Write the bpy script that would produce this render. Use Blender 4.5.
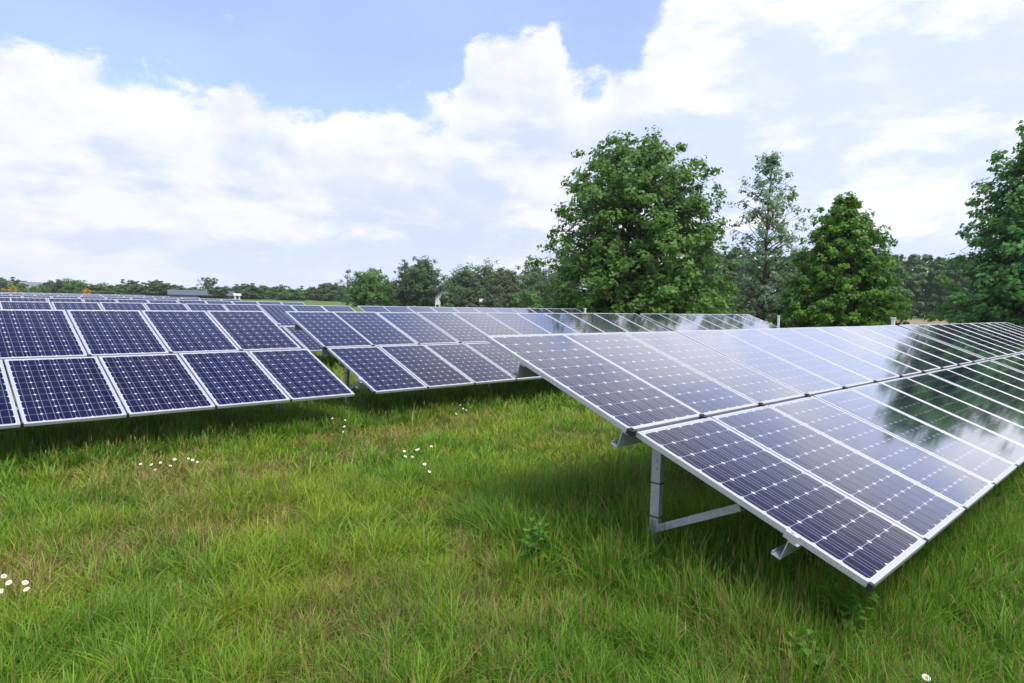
import bpy, bmesh, math, random
import numpy as np
from mathutils import Vector, Matrix

random.seed(7)
RNG = np.random.default_rng(11)
S = bpy.context.scene
for o in list(bpy.data.objects):
    bpy.data.objects.remove(o, do_unlink=True)
COL = S.collection
rad = math.radians

# ------------------------------------------------------------------ camera
CAM_H = 2.065
YAW = 46.3742
FPX = 651.78
CR = Vector((0.72472159, -0.68859676, 0.02476107))
CU = Vector((0.02567562, 0.06289825, 0.99768962))
CF = Vector((0.68856327, 0.72241145, -0.06326387))
cd = bpy.data.cameras.new("camera")
cam = bpy.data.objects.new("camera", cd)
COL.objects.link(cam)
m3 = Matrix((CR, CU, -CF)).transposed()
cam.matrix_world = Matrix.Translation((0, 0, CAM_H)) @ m3.to_4x4()
cd.sensor_width = 36.0
cd.lens = 36.0 * FPX / 1024.0
cd.clip_start = 0.05
cd.clip_end = 6000
S.camera = cam

# ------------------------------------------------------------------ sky and sun
SUN_EL, SUN_AZ = 65.0, -100.0          # azimuth measured from +X towards +Y
W = bpy.data.worlds.new("World")
S.world = W
W.use_nodes = True
wt = W.node_tree
wt.nodes.clear()


class NT:
    """small helper around a node tree"""
    def __init__(self, t): self.t = t
    def n(self, kind, **kw):
        x = self.t.nodes.new(kind)
        for k, v in kw.items(): setattr(x, k, v)
        return x
    def l(self, a, b): self.t.links.new(a, b)
    def put(self, sock, v):
        if hasattr(v, 'default_value') or isinstance(v, bpy.types.NodeSocket): self.l(v, sock)
        else: sock.default_value = v
    def m(self, op, a, b=0.0, c=None, clamp=False):
        x = self.n('ShaderNodeMath', operation=op, use_clamp=clamp)
        self.put(x.inputs[0], a); self.put(x.inputs[1], b)
        if c is not None: self.put(x.inputs[2], c)
        return x.outputs[0]
    def vm(self, op, a, b=(0, 0, 0)):
        x = self.n('ShaderNodeVectorMath', operation=op)
        self.put(x.inputs[0], a); self.put(x.inputs[1], b)
        return x.outputs[0]
    def mix(self, f, a, b):
        x = self.n('ShaderNodeMix', data_type='RGBA')
        self.put(x.inputs[0], f); self.put(x.inputs[6], a); self.put(x.inputs[7], b)
        return x.outputs[2]
    def noise(self, vec, scale, detail=4.0, rough=0.5, dist=0.0):
        x = self.n('ShaderNodeTexNoise')
        if vec is not None: self.l(vec, x.inputs['Vector'])
        x.inputs['Scale'].default_value = scale; x.inputs['Detail'].default_value = detail
        x.inputs['Roughness'].default_value = rough; x.inputs['Distortion'].default_value = dist
        return x.outputs[0]
    def sstep(self, v, a, b):
        x = self.n('ShaderNodeMapRange', interpolation_type='SMOOTHSTEP')
        self.put(x.inputs[0], v)
        x.inputs[1].default_value = a; x.inputs[2].default_value = b
        x.inputs[3].default_value = 0.0; x.inputs[4].default_value = 1.0
        return x.outputs[0]


g = NT(wt)
tc = g.n('ShaderNodeTexCoord')
sky = g.n('ShaderNodeTexSky', sky_type='NISHITA')
sky.sun_disc = False
sky.sun_elevation = rad(SUN_EL)
sky.sun_rotation = rad(90.0 - SUN_AZ)
sky.altitude = 0; sky.air_density = 1.0; sky.dust_density = 0.6; sky.ozone_density = 1.5
bg_sky = g.n('ShaderNodeBackground')
g.l(sky.outputs[0], bg_sky.inputs[0])
bg_sky.inputs[1].default_value = 0.15
# cloud directions: azimuth from the compass heading of the cloud bank, elevation above the horizon
rot = g.n('ShaderNodeVectorRotate', rotation_type='Z_AXIS')
g.l(tc.outputs['Generated'], rot.inputs['Vector'])
rot.inputs['Angle'].default_value = -rad(YAW)
sep = g.n('ShaderNodeSeparateXYZ'); g.l(rot.outputs[0], sep.inputs[0])
az = g.m('MULTIPLY', g.m('ARCTAN2', sep.outputs[1], sep.outputs[0]), 180 / math.pi)
el = g.m('MULTIPLY', g.m('ARCSINE', sep.outputs[2]), 180 / math.pi)
fc = g.n('ShaderNodeFloatCurve')
prof = [(-180, 34), (-120, 42), (-60, 46), (-24, 46), (-17, 33), (-13, 26), (-11, 22.6), (-9, 20.2), (-7.4, 19.2), (-5.6, 17.6),
        (-3.5, 20.4), (-0.7, 21.8), (2.5, 20.9), (4.6, 19.4), (5.6, 16.4), (7.5, 16.0), (11, 15.6), (15, 14.6), (18, 14.0),
        (22, 14.8), (26, 15.4), (29, 16.2), (34.7, 16.8), (40, 16.0), (60, 16), (95, 24), (140, 30), (180, 34)]
cv = fc.mapping.curves[0]
pts = [((a + 180) / 360.0, e / 90.0) for a, e in prof]
cv.points[0].location = pts[0]; cv.points[1].location = pts[-1]
for p in pts[1:-1]: cv.points.new(*p)
for p in cv.points: p.handle_type = 'AUTO_CLAMPED'
fc.mapping.update()
g.l(g.m('DIVIDE', g.m('ADD', az, 180.0), 360.0), fc.inputs['Value'])
edge = g.m('MULTIPLY', fc.outputs[0], 90.0)
dirv = rot.outputs[0]
st = g.n('ShaderNodeMapping'); g.l(dirv, st.inputs[0]); st.inputs['Scale'].default_value = (1, 1, 1.55)
n_big = g.noise(st.outputs[0], 10.5, 9.0, 0.60, 0.2)
up_ = g.vm('ADD', st.outputs[0], (-0.012, -0.010, 0.026))
n_up = g.noise(up_, 10.5, 9.0, 0.60, 0.2)
relief = g.m('MULTIPLY', g.m('SUBTRACT', n_big, n_up), 1.9)
n_mid = g.noise(st.outputs[0], 4.2, 6.0, 0.55, 0.1)
st2 = g.n('ShaderNodeMapping'); g.l(dirv, st2.inputs[0]); st2.inputs['Scale'].default_value = (1, 1, 2.7); st2.inputs['Location'].default_value = (0.7, 0.2, 0.4)
n_str = g.noise(st2.outputs[0], 4.6, 8.0, 0.58, 0.15)
dens = g.m('ADD', g.m('MULTIPLY', g.m('SUBTRACT', edge, el), 0.42), g.m('MULTIPLY', g.m('SUBTRACT', n_big, 0.5), 5.5))
mask = g.sstep(dens, -0.32, 0.50)
# small loose clouds above the bank
wisp = g.m('MULTIPLY', g.sstep(n_big, 0.585, 0.72), g.sstep(n_mid, 0.47, 0.62))
mask = g.m('MAXIMUM', mask, g.m('MULTIPLY', wisp, 0.75))
bank = g.m('MULTIPLY', g.sstep(el, 26.0, 31.0), g.sstep(az, 5.0, -6.0))
mask = g.m('MAXIMUM', mask, g.m('MULTIPLY', bank, g.sstep(n_big, 0.25, 0.5)))
veil = g.m('ADD', 0.25, g.m('MULTIPLY', g.sstep(n_str, 0.35, 0.7), 0.10))
# depth inside the bank: bright tops, faint blue grey bases, hazy layers near the horizon
depth = g.m('SUBTRACT', edge, el)
low = g.sstep(g.m('ADD', depth, g.m('MULTIPLY', g.m('SUBTRACT', n_mid, 0.5), 9.0)), 1.5, 8.0)
lay = g.m('ADD', g.sstep(n_str, 0.43, 0.60), g.m('MULTIPLY', relief, 0.8), clamp=True)
shade = g.m('ADD', g.m('MULTIPLY', g.sstep(n_mid, 0.34, 0.60), 0.75), g.m('ADD', relief, 0.18), clamp=True)
cl_top = g.mix(shade, (0.53, 0.585, 0.755, 1), (0.735, 0.74, 0.755, 1))
cl_low = g.mix(lay, (0.505, 0.57, 0.765, 1), (0.695, 0.71, 0.765, 1))
cl = g.mix(low, cl_top, cl_low)
# the cloud bank is brightest on the side towards the sun
gain = g.m('ADD', 1.0, g.m('MULTIPLY', g.sstep(az, -4.0, -26.0), 0.08))
gv = g.n('ShaderNodeCombineXYZ')
for i_ in range(3): g.l(gain, gv.inputs[i_])
cl = g.vm('MULTIPLY', cl, gv.outputs[0])
hz = g.sstep(el, 6.0, -0.5)
cl = g.mix(g.m('MULTIPLY', hz, 0.6), cl, (0.66, 0.705, 0.82, 1))
cl = g.mix(mask, (0.60, 0.67, 1.02, 1), cl)
mask = g.m('ADD', veil, g.m('MULTIPLY', mask, g.m('SUBTRACT', 1.0, veil)))
bg_cl = g.n('ShaderNodeBackground'); g.l(cl, bg_cl.inputs[0]); bg_cl.inputs[1].default_value = 1.0
ms = g.n('ShaderNodeMixShader'); g.l(mask, ms.inputs[0]); g.l(bg_sky.outputs[0], ms.inputs[1]); g.l(bg_cl.outputs[0], ms.inputs[2])
wo = g.n('ShaderNodeOutputWorld'); g.l(ms.outputs[0], wo.inputs[0])

sd = bpy.data.lights.new("sun", 'SUN')
sd.energy = 2.7; sd.angle = rad(30.0); sd.color = (1.0, 0.95, 0.87)
sun = bpy.data.objects.new("sun", sd); COL.objects.link(sun)
sdir = Vector((math.cos(rad(SUN_EL)) * math.cos(rad(SUN_AZ)), math.cos(rad(SUN_EL)) * math.sin(rad(SUN_AZ)), math.sin(rad(SUN_EL))))
sun.rotation_euler = sdir.to_track_quat('Z', 'Y').to_euler()
sun.location = (0, 0, 40)

S.view_settings.view_transform = 'Standard'
S.view_settings.look = 'None'
S.view_settings.exposure = 0.5
S.view_settings.gamma = 1.0
S.view_settings.use_curve_mapping = False


# ------------------------------------------------------------------ helpers
def at(px, depth, h=0.0):
    """ground point seen in image column px at a given depth along the view axis"""
    v = CF + CR * ((px - 512) / FPX)
    hv = Vector((v.x, v.y))
    return Vector((hv.x * depth, hv.y * depth, h))

def mat(name, rough=0.5, spec=0.5):
    m = bpy.data.materials.new(name); m.use_nodes = True
    nt = NT(m.node_tree)
    b = m.node_tree.nodes['Principled BSDF']
    b.inputs['Roughness'].default_value = rough
    b.inputs['Specular IOR Level'].default_value = spec
    return m, nt, b

def tag(o, label=None, cat=None, group=None, kind=None):
    if label: o['label'] = label
    if cat: o['category'] = cat
    if group: o['group'] = group
    if kind: o['kind'] = kind
    return o

def empty(name, loc=(0, 0, 0), rz=0.0):
    o = bpy.data.objects.new(name, None); COL.objects.link(o)
    o.location = loc; o.rotation_euler = (0, 0, rz); o.empty_display_size = 0.2
    return o

def link(name, me, parent=None, loc=(0, 0, 0)):
    o = bpy.data.objects.new(name, me); COL.objects.link(o)
    o.location = loc
    if parent is not None: o.parent = parent
    return o

def copy_tree(o, parent=None):
    c = o.copy(); COL.objects.link(c)
    if parent is not None: c.parent = parent
    for ch in list(o.children): copy_tree(ch, c)
    return c

class MB:
    def __init__(self): self.v = []; self.f = []; self.mi = []
    def box(self, x0, x1, y0, y1, z0, z1, mi=0):
        b = len(self.v)
        self.v += [(x0, y0, z0), (x1, y0, z0), (x1, y1, z0), (x0, y1, z0), (x0, y0, z1), (x1, y0, z1), (x1, y1, z1), (x0, y1, z1)]
        for q in ((0, 3, 2, 1), (4, 5, 6, 7), (0, 1, 5, 4), (1, 2, 6, 5), (2, 3, 7, 6), (3, 0, 4, 7)):
            self.f.append(tuple(b + i for i in q)); self.mi.append(mi)
    def tube(self, p, q, r0, r1, n=6, mi=0, cap=True):
        p = Vector(p); q = Vector(q); d = (q - p)
        if d.length < 1e-6: return
        d.normalize(); a = d.orthogonal().normalized(); c = d.cross(a); b = len(self.v)
        for (P, r) in ((p, r0), (q, r1)):
            for i in range(n):
                t = 2 * math.pi * i / n
                self.v.append(tuple(P + a * (r * math.cos(t)) + c * (r * math.sin(t))))
        for i in range(n):
            j = (i + 1) % n
            self.f.append((b + i, b + j, b + n + j, b + n + i)); self.mi.append(mi)
        if cap:
            self.f.append(tuple(b + n + i for i in range(n))); self.mi.append(mi)
            self.f.append(tuple(b + n - 1 - i for i in range(n))); self.mi.append(mi)
    def prof(self, pts, x0, x1, mi=0):
        """closed 2D outline (y, z) swept along x"""
        b = len(self.v); n = len(pts)
        for x in (x0, x1):
            for (y, z) in pts: self.v.append((x, y, z))
        for i in range(n):
            j = (i + 1) % n
            self.f.append((b + i, b + n + i, b + n + j, b + j)); self.mi.append(mi)
        self.f.append(tuple(b + i for i in range(n))); self.mi.append(mi)
        self.f.append(tuple(b + n + n - 1 - i for i in range(n))); self.mi.append(mi)
    def quad(self, a, b_, c, d, mi=0):
        b = len(self.v); self.v += [tuple(a), tuple(b_), tuple(c), tuple(d)]
        self.f.append((b, b + 1, b + 2, b + 3)); self.mi.append(mi)
    def tri(self, a, b_, c, mi=0):
        b = len(self.v); self.v += [tuple(a), tuple(b_), tuple(c)]
        self.f.append((b, b + 1, b + 2)); self.mi.append(mi)
    def mesh(self, name, mats, M=None, smooth=False, bevel=0.0):
        me = bpy.data.meshes.new(name)
        v = self.v if M is None else [tuple(M @ Vector(p)) for p in self.v]
        me.from_pydata(v, [], self.f)
        for m in (mats if isinstance(mats, (list, tuple)) else [mats]): me.materials.append(m)
        me.polygons.foreach_set('material_index', self.mi)
        if bevel > 0 or True:
            bm = bmesh.new(); bm.from_mesh(me)
            if bevel > 0:
                bmesh.ops.bevel(bm, geom=bm.edges[:], offset=bevel, segments=1, affect='EDGES')
            bmesh.ops.recalc_face_normals(bm, faces=bm.faces[:])
            bm.to_mesh(me); bm.free()
        if smooth: me.polygons.foreach_set('use_smooth', [True] * len(me.polygons))
        me.update()
        return me

def np_mesh(name, verts, quads=None, tris=None, mats=None, attrs=None, mi=None):
    """fast mesh from numpy arrays"""
    me = bpy.data.meshes.new(name)
    nq = 0 if quads is None else len(quads); nt_ = 0 if tris is None else len(tris)
    me.vertices.add(len(verts)); me.vertices.foreach_set('co', np.asarray(verts, np.float32).ravel())
    loops = []
    if nq: loops.append(np.asarray(quads, np.int32).ravel())
    if nt_: loops.append(np.asarray(tris, np.int32).ravel())
    loops = np.concatenate(loops)
    me.loops.add(len(loops)); me.loops.foreach_set('vertex_index', loops)
    me.polygons.add(nq + nt_)
    starts = np.concatenate([np.arange(nq) * 4, nq * 4 + np.arange(nt_) * 3]).astype(np.int32)
    me.polygons.foreach_set('loop_start', starts)
    me.update(calc_edges=True)
    for m in (mats or []): me.materials.append(m)
    if mi is not None: me.polygons.foreach_set('material_index', np.asarray(mi, np.int32))
    for k, a in (attrs or {}).items():
        at_ = me.attributes.new(k, 'FLOAT', 'POINT'); at_.data.foreach_set('value', np.asarray(a, np.float32))
    me.validate(verbose=False)
    return me

# ------------------------------------------------------------------ materials
def simple(name, col, rough=0.6, spec=0.4, metal=0.0, var=0.12, scale=4.0):
    m, t, b = mat(name, rough, spec)
    c = t.n('ShaderNodeTexCoord')
    n = t.noise(c.outputs['Object'], scale, 5.0, 0.6)
    lo = tuple(x * (1 - var) for x in col) + (1,); hi = tuple(min(1, x * (1 + var)) for x in col) + (1,)
    t.l(t.mix(n, lo, hi), b.inputs['Base Color'])
    b.inputs['Metallic'].default_value = metal
    return m

M_alu = simple('aluminium', (0.53, 0.54, 0.575), 0.42, 0.5, 0.35, 0.05, 9)
M_clamp = simple('black_clamp', (0.02, 0.02, 0.022), 0.5, 0.4)
M_white = simple('white_paint', (0.75, 0.75, 0.72), 0.6)

M_galv, t, b = mat('galvanised_steel', 0.5, 0.5)
c = t.n('ShaderNodeTexCoord')
vo = t.n('ShaderNodeTexVoronoi'); t.l(c.outputs['Object'], vo.inputs['Vector']); vo.inputs['Scale'].default_value = 60
n1 = t.noise(c.outputs['Object'], 7, 5, 0.6)
t.l(t.mix(t.m('ADD', t.m('MULTIPLY', vo.outputs['Distance'], 0.5), t.m('MULTIPLY', n1, 0.5)), (0.30, 0.33, 0.37, 1), (0.58, 0.62, 0.67, 1)), b.inputs['Base Color'])
b.inputs['Metallic'].default_value = 0.35
t.l(t.m('ADD', t.m('MULTIPLY', n1, 0.3), 0.35), b.inputs['Roughness'])

# photovoltaic glass: 6 x 10 pseudo-square cells (UV counts cells), white gaps, busbars
M_pv, t, b = mat('photovoltaic_glass', 0.06, 0.5)
uv = t.n('ShaderNodeUVMap'); uv.uv_map = 'cells'
sx = t.n('ShaderNodeSeparateXYZ'); t.l(uv.outputs[0], sx.inputs[0])
U_, V_ = sx.outputs[0], sx.outputs[1]
fu = t.m('FRACT', U_); fv = t.m('FRACT', V_)
du = t.m('MINIMUM', fu, t.m('SUBTRACT', 1.0, fu)); dv = t.m('MINIMUM', fv, t.m('SUBTRACT', 1.0, fv))
gap = t.m('LESS_THAN', dv, 0.011)
colg = t.m('LESS_THAN', du, 0.014)
dia = t.m('LESS_THAN', t.m('ADD', du, dv), 0.120)
out = t.m('MAXIMUM', t.m('MAXIMUM', t.m('LESS_THAN', U_, 0.0), t.m('GREATER_THAN', U_, 6.0)), t.m('MAXIMUM', t.m('LESS_THAN', V_, 0.0), t.m('GREATER_THAN', V_, 10.0)))
dia = t.m('MAXIMUM', dia, out)
bus = t.m('LESS_THAN', t.m('ABSOLUTE', t.m('SUBTRACT', t.m('ABSOLUTE', t.m('SUBTRACT', fu, 0.5)), 0.25)), 0.019)
oi = t.n('ShaderNodeObjectInfo')
wn = t.n('ShaderNodeTexWhiteNoise', noise_dimensions='3D')
cb = t.n('ShaderNodeCombineXYZ'); t.l(t.m('FLOOR', U_), cb.inputs[0]); t.l(t.m('FLOOR', V_), cb.inputs[1]); t.l(t.m('MULTIPLY', oi.outputs['Random'], 37.0), cb.inputs[2])
t.l(cb.outputs[0], wn.inputs['Vector'])
cell = t.mix(oi.outputs['Random'], (0.006, 0.010, 0.054, 1), (0.009, 0.009, 0.040, 1))
cell = t.mix(t.m('MULTIPLY', wn.outputs[0], 0.5), cell, (0.005, 0.006, 0.022, 1))
colr = t.mix(bus, cell, (0.15, 0.16, 0.24, 1))
colr = t.mix(colg, colr, (0.20, 0.21, 0.30, 1))
colr = t.mix(gap, colr, (0.30, 0.31, 0.40, 1))
colr = t.mix(dia, colr, (0.48, 0.49, 0.58, 1))
tcc = t.n('ShaderNodeTexCoord')
dust = t.noise(tcc.outputs['Object'], 2.2, 6, 0.65)
colr = t.mix(t.m('MULTIPLY', t.sstep(dust, 0.45, 0.8), 0.05), colr, (0.30, 0.29, 0.27, 1))
t.l(colr, b.inputs['Base Color'])
b.inputs['Specular IOR Level'].default_value = 0.0
b.inputs['Roughness'].default_value = 0.7
gl_ = t.n('ShaderNodeBsdfGlossy'); gl_.inputs['Color'].default_value = (0.97, 0.97, 1.0, 1)
t.l(t.m('ADD', t.m('MULTIPLY', dust, 0.05), 0.040), gl_.inputs['Roughness'])
lw = t.n('ShaderNodeLayerWeight'); lw.inputs['Blend'].default_value = 0.5
# anti-reflective glass: little mirror face on, strong mirror at grazing angles
refl = t.m('ADD', t.m('MULTIPLY', 0.055, lw.outputs['Facing']), t.m('MULTIPLY', 0.74, t.m('POWER', t.sstep(lw.outputs['Facing'], 0.55, 0.84), 1.3)))
px_ = t.n('ShaderNodeMixShader'); t.l(refl, px_.inputs[0]); t.l(b.outputs[0], px_.inputs[1]); t.l(gl_.outputs[0], px_.inputs[2])
t.l(px_.outputs[0], M_pv.node_tree.nodes['Material Output'].inputs[0])

def leaf_mat(name, dark, light, trans=0.36, rough=0.5):
    m, t, b = mat(name, rough, 0.3)
    a = t.n('ShaderNodeAttribute'); a.attribute_name = 'tint'
    c = t.mix(a.outputs['Fac'], dark + (1,), light + (1,))
    t.l(c, b.inputs['Base Color'])
    tr = t.n('ShaderNodeBsdfTranslucent')
    t.l(t.mix(0.5, c, (light[0] * 1.7, light[1] * 1.6, light[2] * 0.8, 1)), tr.inputs[0])
    mx = t.n('ShaderNodeMixShader'); mx.inputs[0].default_value = trans
    t.l(b.outputs[0], mx.inputs[1]); t.l(tr.outputs[0], mx.inputs[2])
    t.l(mx.outputs[0], m.node_tree.nodes['Material Output'].inputs[0])
    return m

M_leaf_maple = leaf_mat('leaf_mid_green', (0.050, 0.135, 0.024), (0.145, 0.285, 0.050))
M_leaf_grey = leaf_mat('leaf_grey_green', (0.115, 0.215, 0.130), (0.27, 0.40, 0.25))
M_leaf_bright = leaf_mat('leaf_yellow_green', (0.040, 0.130, 0.014), (0.150, 0.320, 0.030))
M_leaf_right = leaf_mat('leaf_fresh_green', (0.060, 0.185, 0.050), (0.170, 0.370, 0.100))
M_leaf_far = leaf_mat('leaf_distant_green', (0.048, 0.112, 0.042), (0.125, 0.225, 0.072))
M_leaf_pale = leaf_mat('leaf_pale_olive', (0.060, 0.090, 0.045), (0.12, 0.165, 0.075))
M_leaf_yellow = leaf_mat('blossom_yellow', (0.22, 0.20, 0.03), (0.48, 0.40, 0.04))
M_leaf_orange = leaf_mat('blossom_orange', (0.40, 0.24, 0.02), (0.65, 0.42, 0.03))
M_bark = simple('bark', (0.11, 0.085, 0.065), 0.9, 0.2, 0, 0.35, 12)
M_weed = leaf_mat('weed_leaf', (0.060, 0.165, 0.018), (0.15, 0.33, 0.035))

# grass blades: colour by blade kind and by patches of the meadow
M_grass, t, b = mat('grass_blades', 0.55, 0.25)
a = t.n('ShaderNodeAttribute'); a.attribute_name = 'tint'
k = t.n('ShaderNodeAttribute'); k.attribute_name = 'dry'
ge = t.n('ShaderNodeNewGeometry')
p1 = t.noise(ge.outputs['Position'], 0.55, 4, 0.6)
p2 = t.noise(ge.outputs['Position'], 1.9, 6, 0.68)
lush = t.mix(a.outputs['Fac'], (0.070, 0.195, 0.011, 1), (0.245, 0.430, 0.045, 1))
yel = t.mix(a.outputs['Fac'], (0.165, 0.280, 0.014, 1), (0.390, 0.490, 0.055, 1))
ri = t.n('ShaderNodeAttribute'); ri.attribute_name = 'rich'
c = t.mix(t.m('SUBTRACT', t.sstep(t.m('ADD', t.m('MULTIPLY', p1, 0.6), t.m('MULTIPLY', p2, 0.4)), 0.40, 0.57), ri.outputs['Fac'], clamp=True), lush, yel)
c = t.mix(k.outputs['Fac'], c, t.mix(a.outputs['Fac'], (0.27, 0.150, 0.065, 1), (0.46, 0.35, 0.18, 1)))
t.l(c, b.inputs['Base Color'])
tr = t.n('ShaderNodeBsdfTranslucent'); t.l(c, tr.inputs[0])
mx = t.n('ShaderNodeMixShader'); mx.inputs[0].default_value = 0.35
t.l(b.outputs[0], mx.inputs[1]); t.l(tr.outputs[0], mx.inputs[2]); t.l(mx.outputs[0], M_grass.node_tree.nodes['Material Output'].inputs[0])

# ground
M_ground, t, b = mat('meadow_ground', 0.9, 0.1)
ge = t.n('ShaderNodeNewGeometry')
n1 = t.noise(ge.outputs['Position'], 0.5, 5, 0.6); n2 = t.noise(ge.outputs['Position'], 14, 4, 0.7)
c = t.mix(n1, (0.055, 0.085, 0.016, 1), (0.11, 0.12, 0.03, 1))
c = t.mix(t.sstep(n2, 0.45, 0.7), c, (0.045, 0.04, 0.018, 1))
sp = t.n('ShaderNodeSeparateXYZ'); t.l(ge.outputs['Position'], sp.inputs[0])
dist = t.vm('LENGTH', ge.outputs['Position'])
ln = t.n('ShaderNodeVectorMath', operation='LENGTH'); t.l(ge.outputs['Position'], ln.inputs[0])
n3 = t.noise(ge.outputs['Position'], 0.05, 4, 0.6)
far = t.mix(n3, (0.075, 0.14, 0.035, 1), (0.14, 0.20, 0.06, 1))
t.l(t.mix(t.sstep(ln.outputs[1], 35, 70), c, far), b.inputs['Base Color'])
M_field = simple('bare_field', (0.27, 0.20, 0.14), 0.95, 0.1, 0, 0.25, 0.25)

# ------------------------------------------------------------------ ground and fields
gm = MB(); R_ = 900
gm.quad((-R_, -R_, 0), (R_, -R_, 0), (R_, R_, 0), (-R_, R_, 0))
tag(link('ground', gm.mesh('ground', M_ground)), kind='structure')
fm = MB()
fm.quad((52, 0, .004), (150, 2, .004), (165, 60, .004), (56, 42, .004))
tag(link('field', fm.mesh('field', M_field)), kind='structure')

# ------------------------------------------------------------------ solar arrays
PW, PL, GAP, TILT = 1.012, 1.65, 0.033, rad(20.25)
Z_LOW = 0.60
UP_SHIFT = -0.095
NP = 11
RX = Matrix.Rotation(TILT, 4, 'X')

def panel_meshes():
    w, l, f, h = 0.992, 1.65, 0.025, 0.040
    fr = MB()
    fr.box(0, w, 0, f, -h, 0); fr.box(0, w, l - f, l, -h, 0)
    fr.box(0, f, f, l - f, -h, 0); fr.box(w - f, w, f, l - f, -h, 0)
    frame = fr.mesh('panel_frame', M_alu, bevel=0.0025)
    gl = MB()
    gl.box(f + .0005, w - f - .0005, f + .0005, l - f - .0005, -0.034, -0.004)
    glass = gl.mesh('solar_panel', M_pv)
    ul = glass.uv_layers.new(name='cells')
    mg = f + 0.010
    cw, ch = (w - 2 * mg) / 6.0, (l - 2 * mg) / 10.0
    for p in glass.polygons:
        for li in p.loop_indices:
            co = glass.vertices[glass.loops[li].vertex_index].co
            ul.data[li].uv = ((co.x - mg) / cw, (co.y - mg) / ch)
    cm = MB(); cm.box(-0.030, 0.022, -0.040, 0.012, -0.030, 0.012); cm.tube((-0.004, -0.014, 0.012), (-0.004, -0.014, 0.020), .008, .008, 6)
    clamp = cm.mesh('clamp', M_clamp, bevel=0.002)
    cm = MB(); cm.box(-0.024, 0.004, -0.006, 0.022, -0.035, 0.006)
    eclamp = cm.mesh('clamp', M_clamp, bevel=0.002)
    return frame, glass, clamp, eclamp

FRAME, GLASS, CLAMP, ECLAMP = panel_meshes()
PURLIN_V = (0.46, 1.74, 2.86)
LSUP = {}

def purlin_mesh(L):
    # cold formed Z section under the panels
    m = MB(); t_ = 0.006; h = 0.135; w = 0.055
    m.box(-0.035, L + 0.035, -t_ / 2, t_ / 2, -0.042 - h, -0.042)
    m.box(-0.035, L + 0.035, -t_ / 2 - w, -t_ / 2 - .0005, -0.042 - t_, -0.042)
    m.box(-0.035, L + 0.035, t_ / 2 + .0005, t_ / 2 + w, -0.042 - h, -0.042 - h + t_)
    m.box(-0.035, L + 0.035, t_ / 2 + w - t_, t_ / 2 + w, -0.042 - h + t_ + .0005, -0.042 - h + 0.02)
    return m.mesh('purlin', M_galv)

def bracket_mesh():
    m = MB(); m.box(-.034, .020, -.040, .040, -.041, .005); m.tube((-.018, 0, .005), (-.018, 0, .014), .009, .009, 6)
    return m.mesh('end_bracket', M_alu, bevel=.002)

def post_mesh():
    m = MB(); w, d_, t_ = 0.078, 0.05, 0.006          # open C section, web facing the row's end
    top = 1.02
    m.box(0, t_, -w / 2, w / 2, -0.3, top)
    m.box(t_ + .0005, d_, -w / 2, -w / 2 + t_, -0.3, top); m.box(t_ + .0005, d_, w / 2 - t_, w / 2, -0.3, top)
    for z in (0.30, 0.36, 0.82, 0.88): m.tube((-.009, 0, z), (0, 0, z), .010, .010, 6)
    return m.mesh('post', M_galv)

def band_mesh(z):
    m = MB(); m.box(-.003, .053, -.042, .042, z, z + .010)
    return m.mesh('joint', M_clamp)

def brace_mesh():
    a = Vector((-.028, .02, 0.34)); b_ = Vector((-.028, -.70, 0.70)); d_ = (b_ - a).normalized(); up = d_.cross(Vector((1, 0, 0))).normalized()
    if up.z < 0: up = -up
    m = MB(); hw = 0.026
    for (x0, x1, u0, u1) in ((-.005, 0.0, -hw, hw), (.0005, .03, hw - .005, hw), (.0005, .03, -hw, -hw + .005)):
        bb = len(m.v)
        for P in (a, b_):
            for (x, u) in ((x0, u0), (x1, u0), (x1, u1), (x0, u1)):
                m.v.append(tuple(P + Vector((x, 0, 0)) + up * u))
        for q in ((0, 1, 2, 3), (4, 7, 6, 5), (0, 4, 5, 1), (1, 5, 6, 2), (2, 6, 7, 3), (3, 7, 4, 0)):
            m.f.append(tuple(bb + i for i in q)); m.mi.append(0)
    m.tube(a + Vector((-.012, 0, 0)), a + Vector((-.004, 0, 0)), .012, .012, 6)
    mid = a.lerp(b_, .4); m.tube(mid + Vector((-.010, 0, 0)), mid + Vector((-.004, 0, 0)), .009, .009, 6)
    return m.mesh('brace', M_galv)

def rafter_mesh():
    m = MB(); t_ = 0.005; top = -0.042 - 0.116; h = 0.09
    m.box(0.07, 0.07 + t_, 0.35, 3.05, top - h, top); m.box(0.0755, 0.115, 0.35, 3.05, top - t_, top); m.box(0.0755, 0.115, 0.35, 3.05, top - h, top - h + t_)
    return m.mesh('rafter', M_galv)

BRACKET = bracket_mesh()
POST, BRACE, RAFTER = post_mesh(), brace_mesh(), rafter_mesh()
BANDS = [band_mesh(0.44), band_mesh(0.70)]

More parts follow.
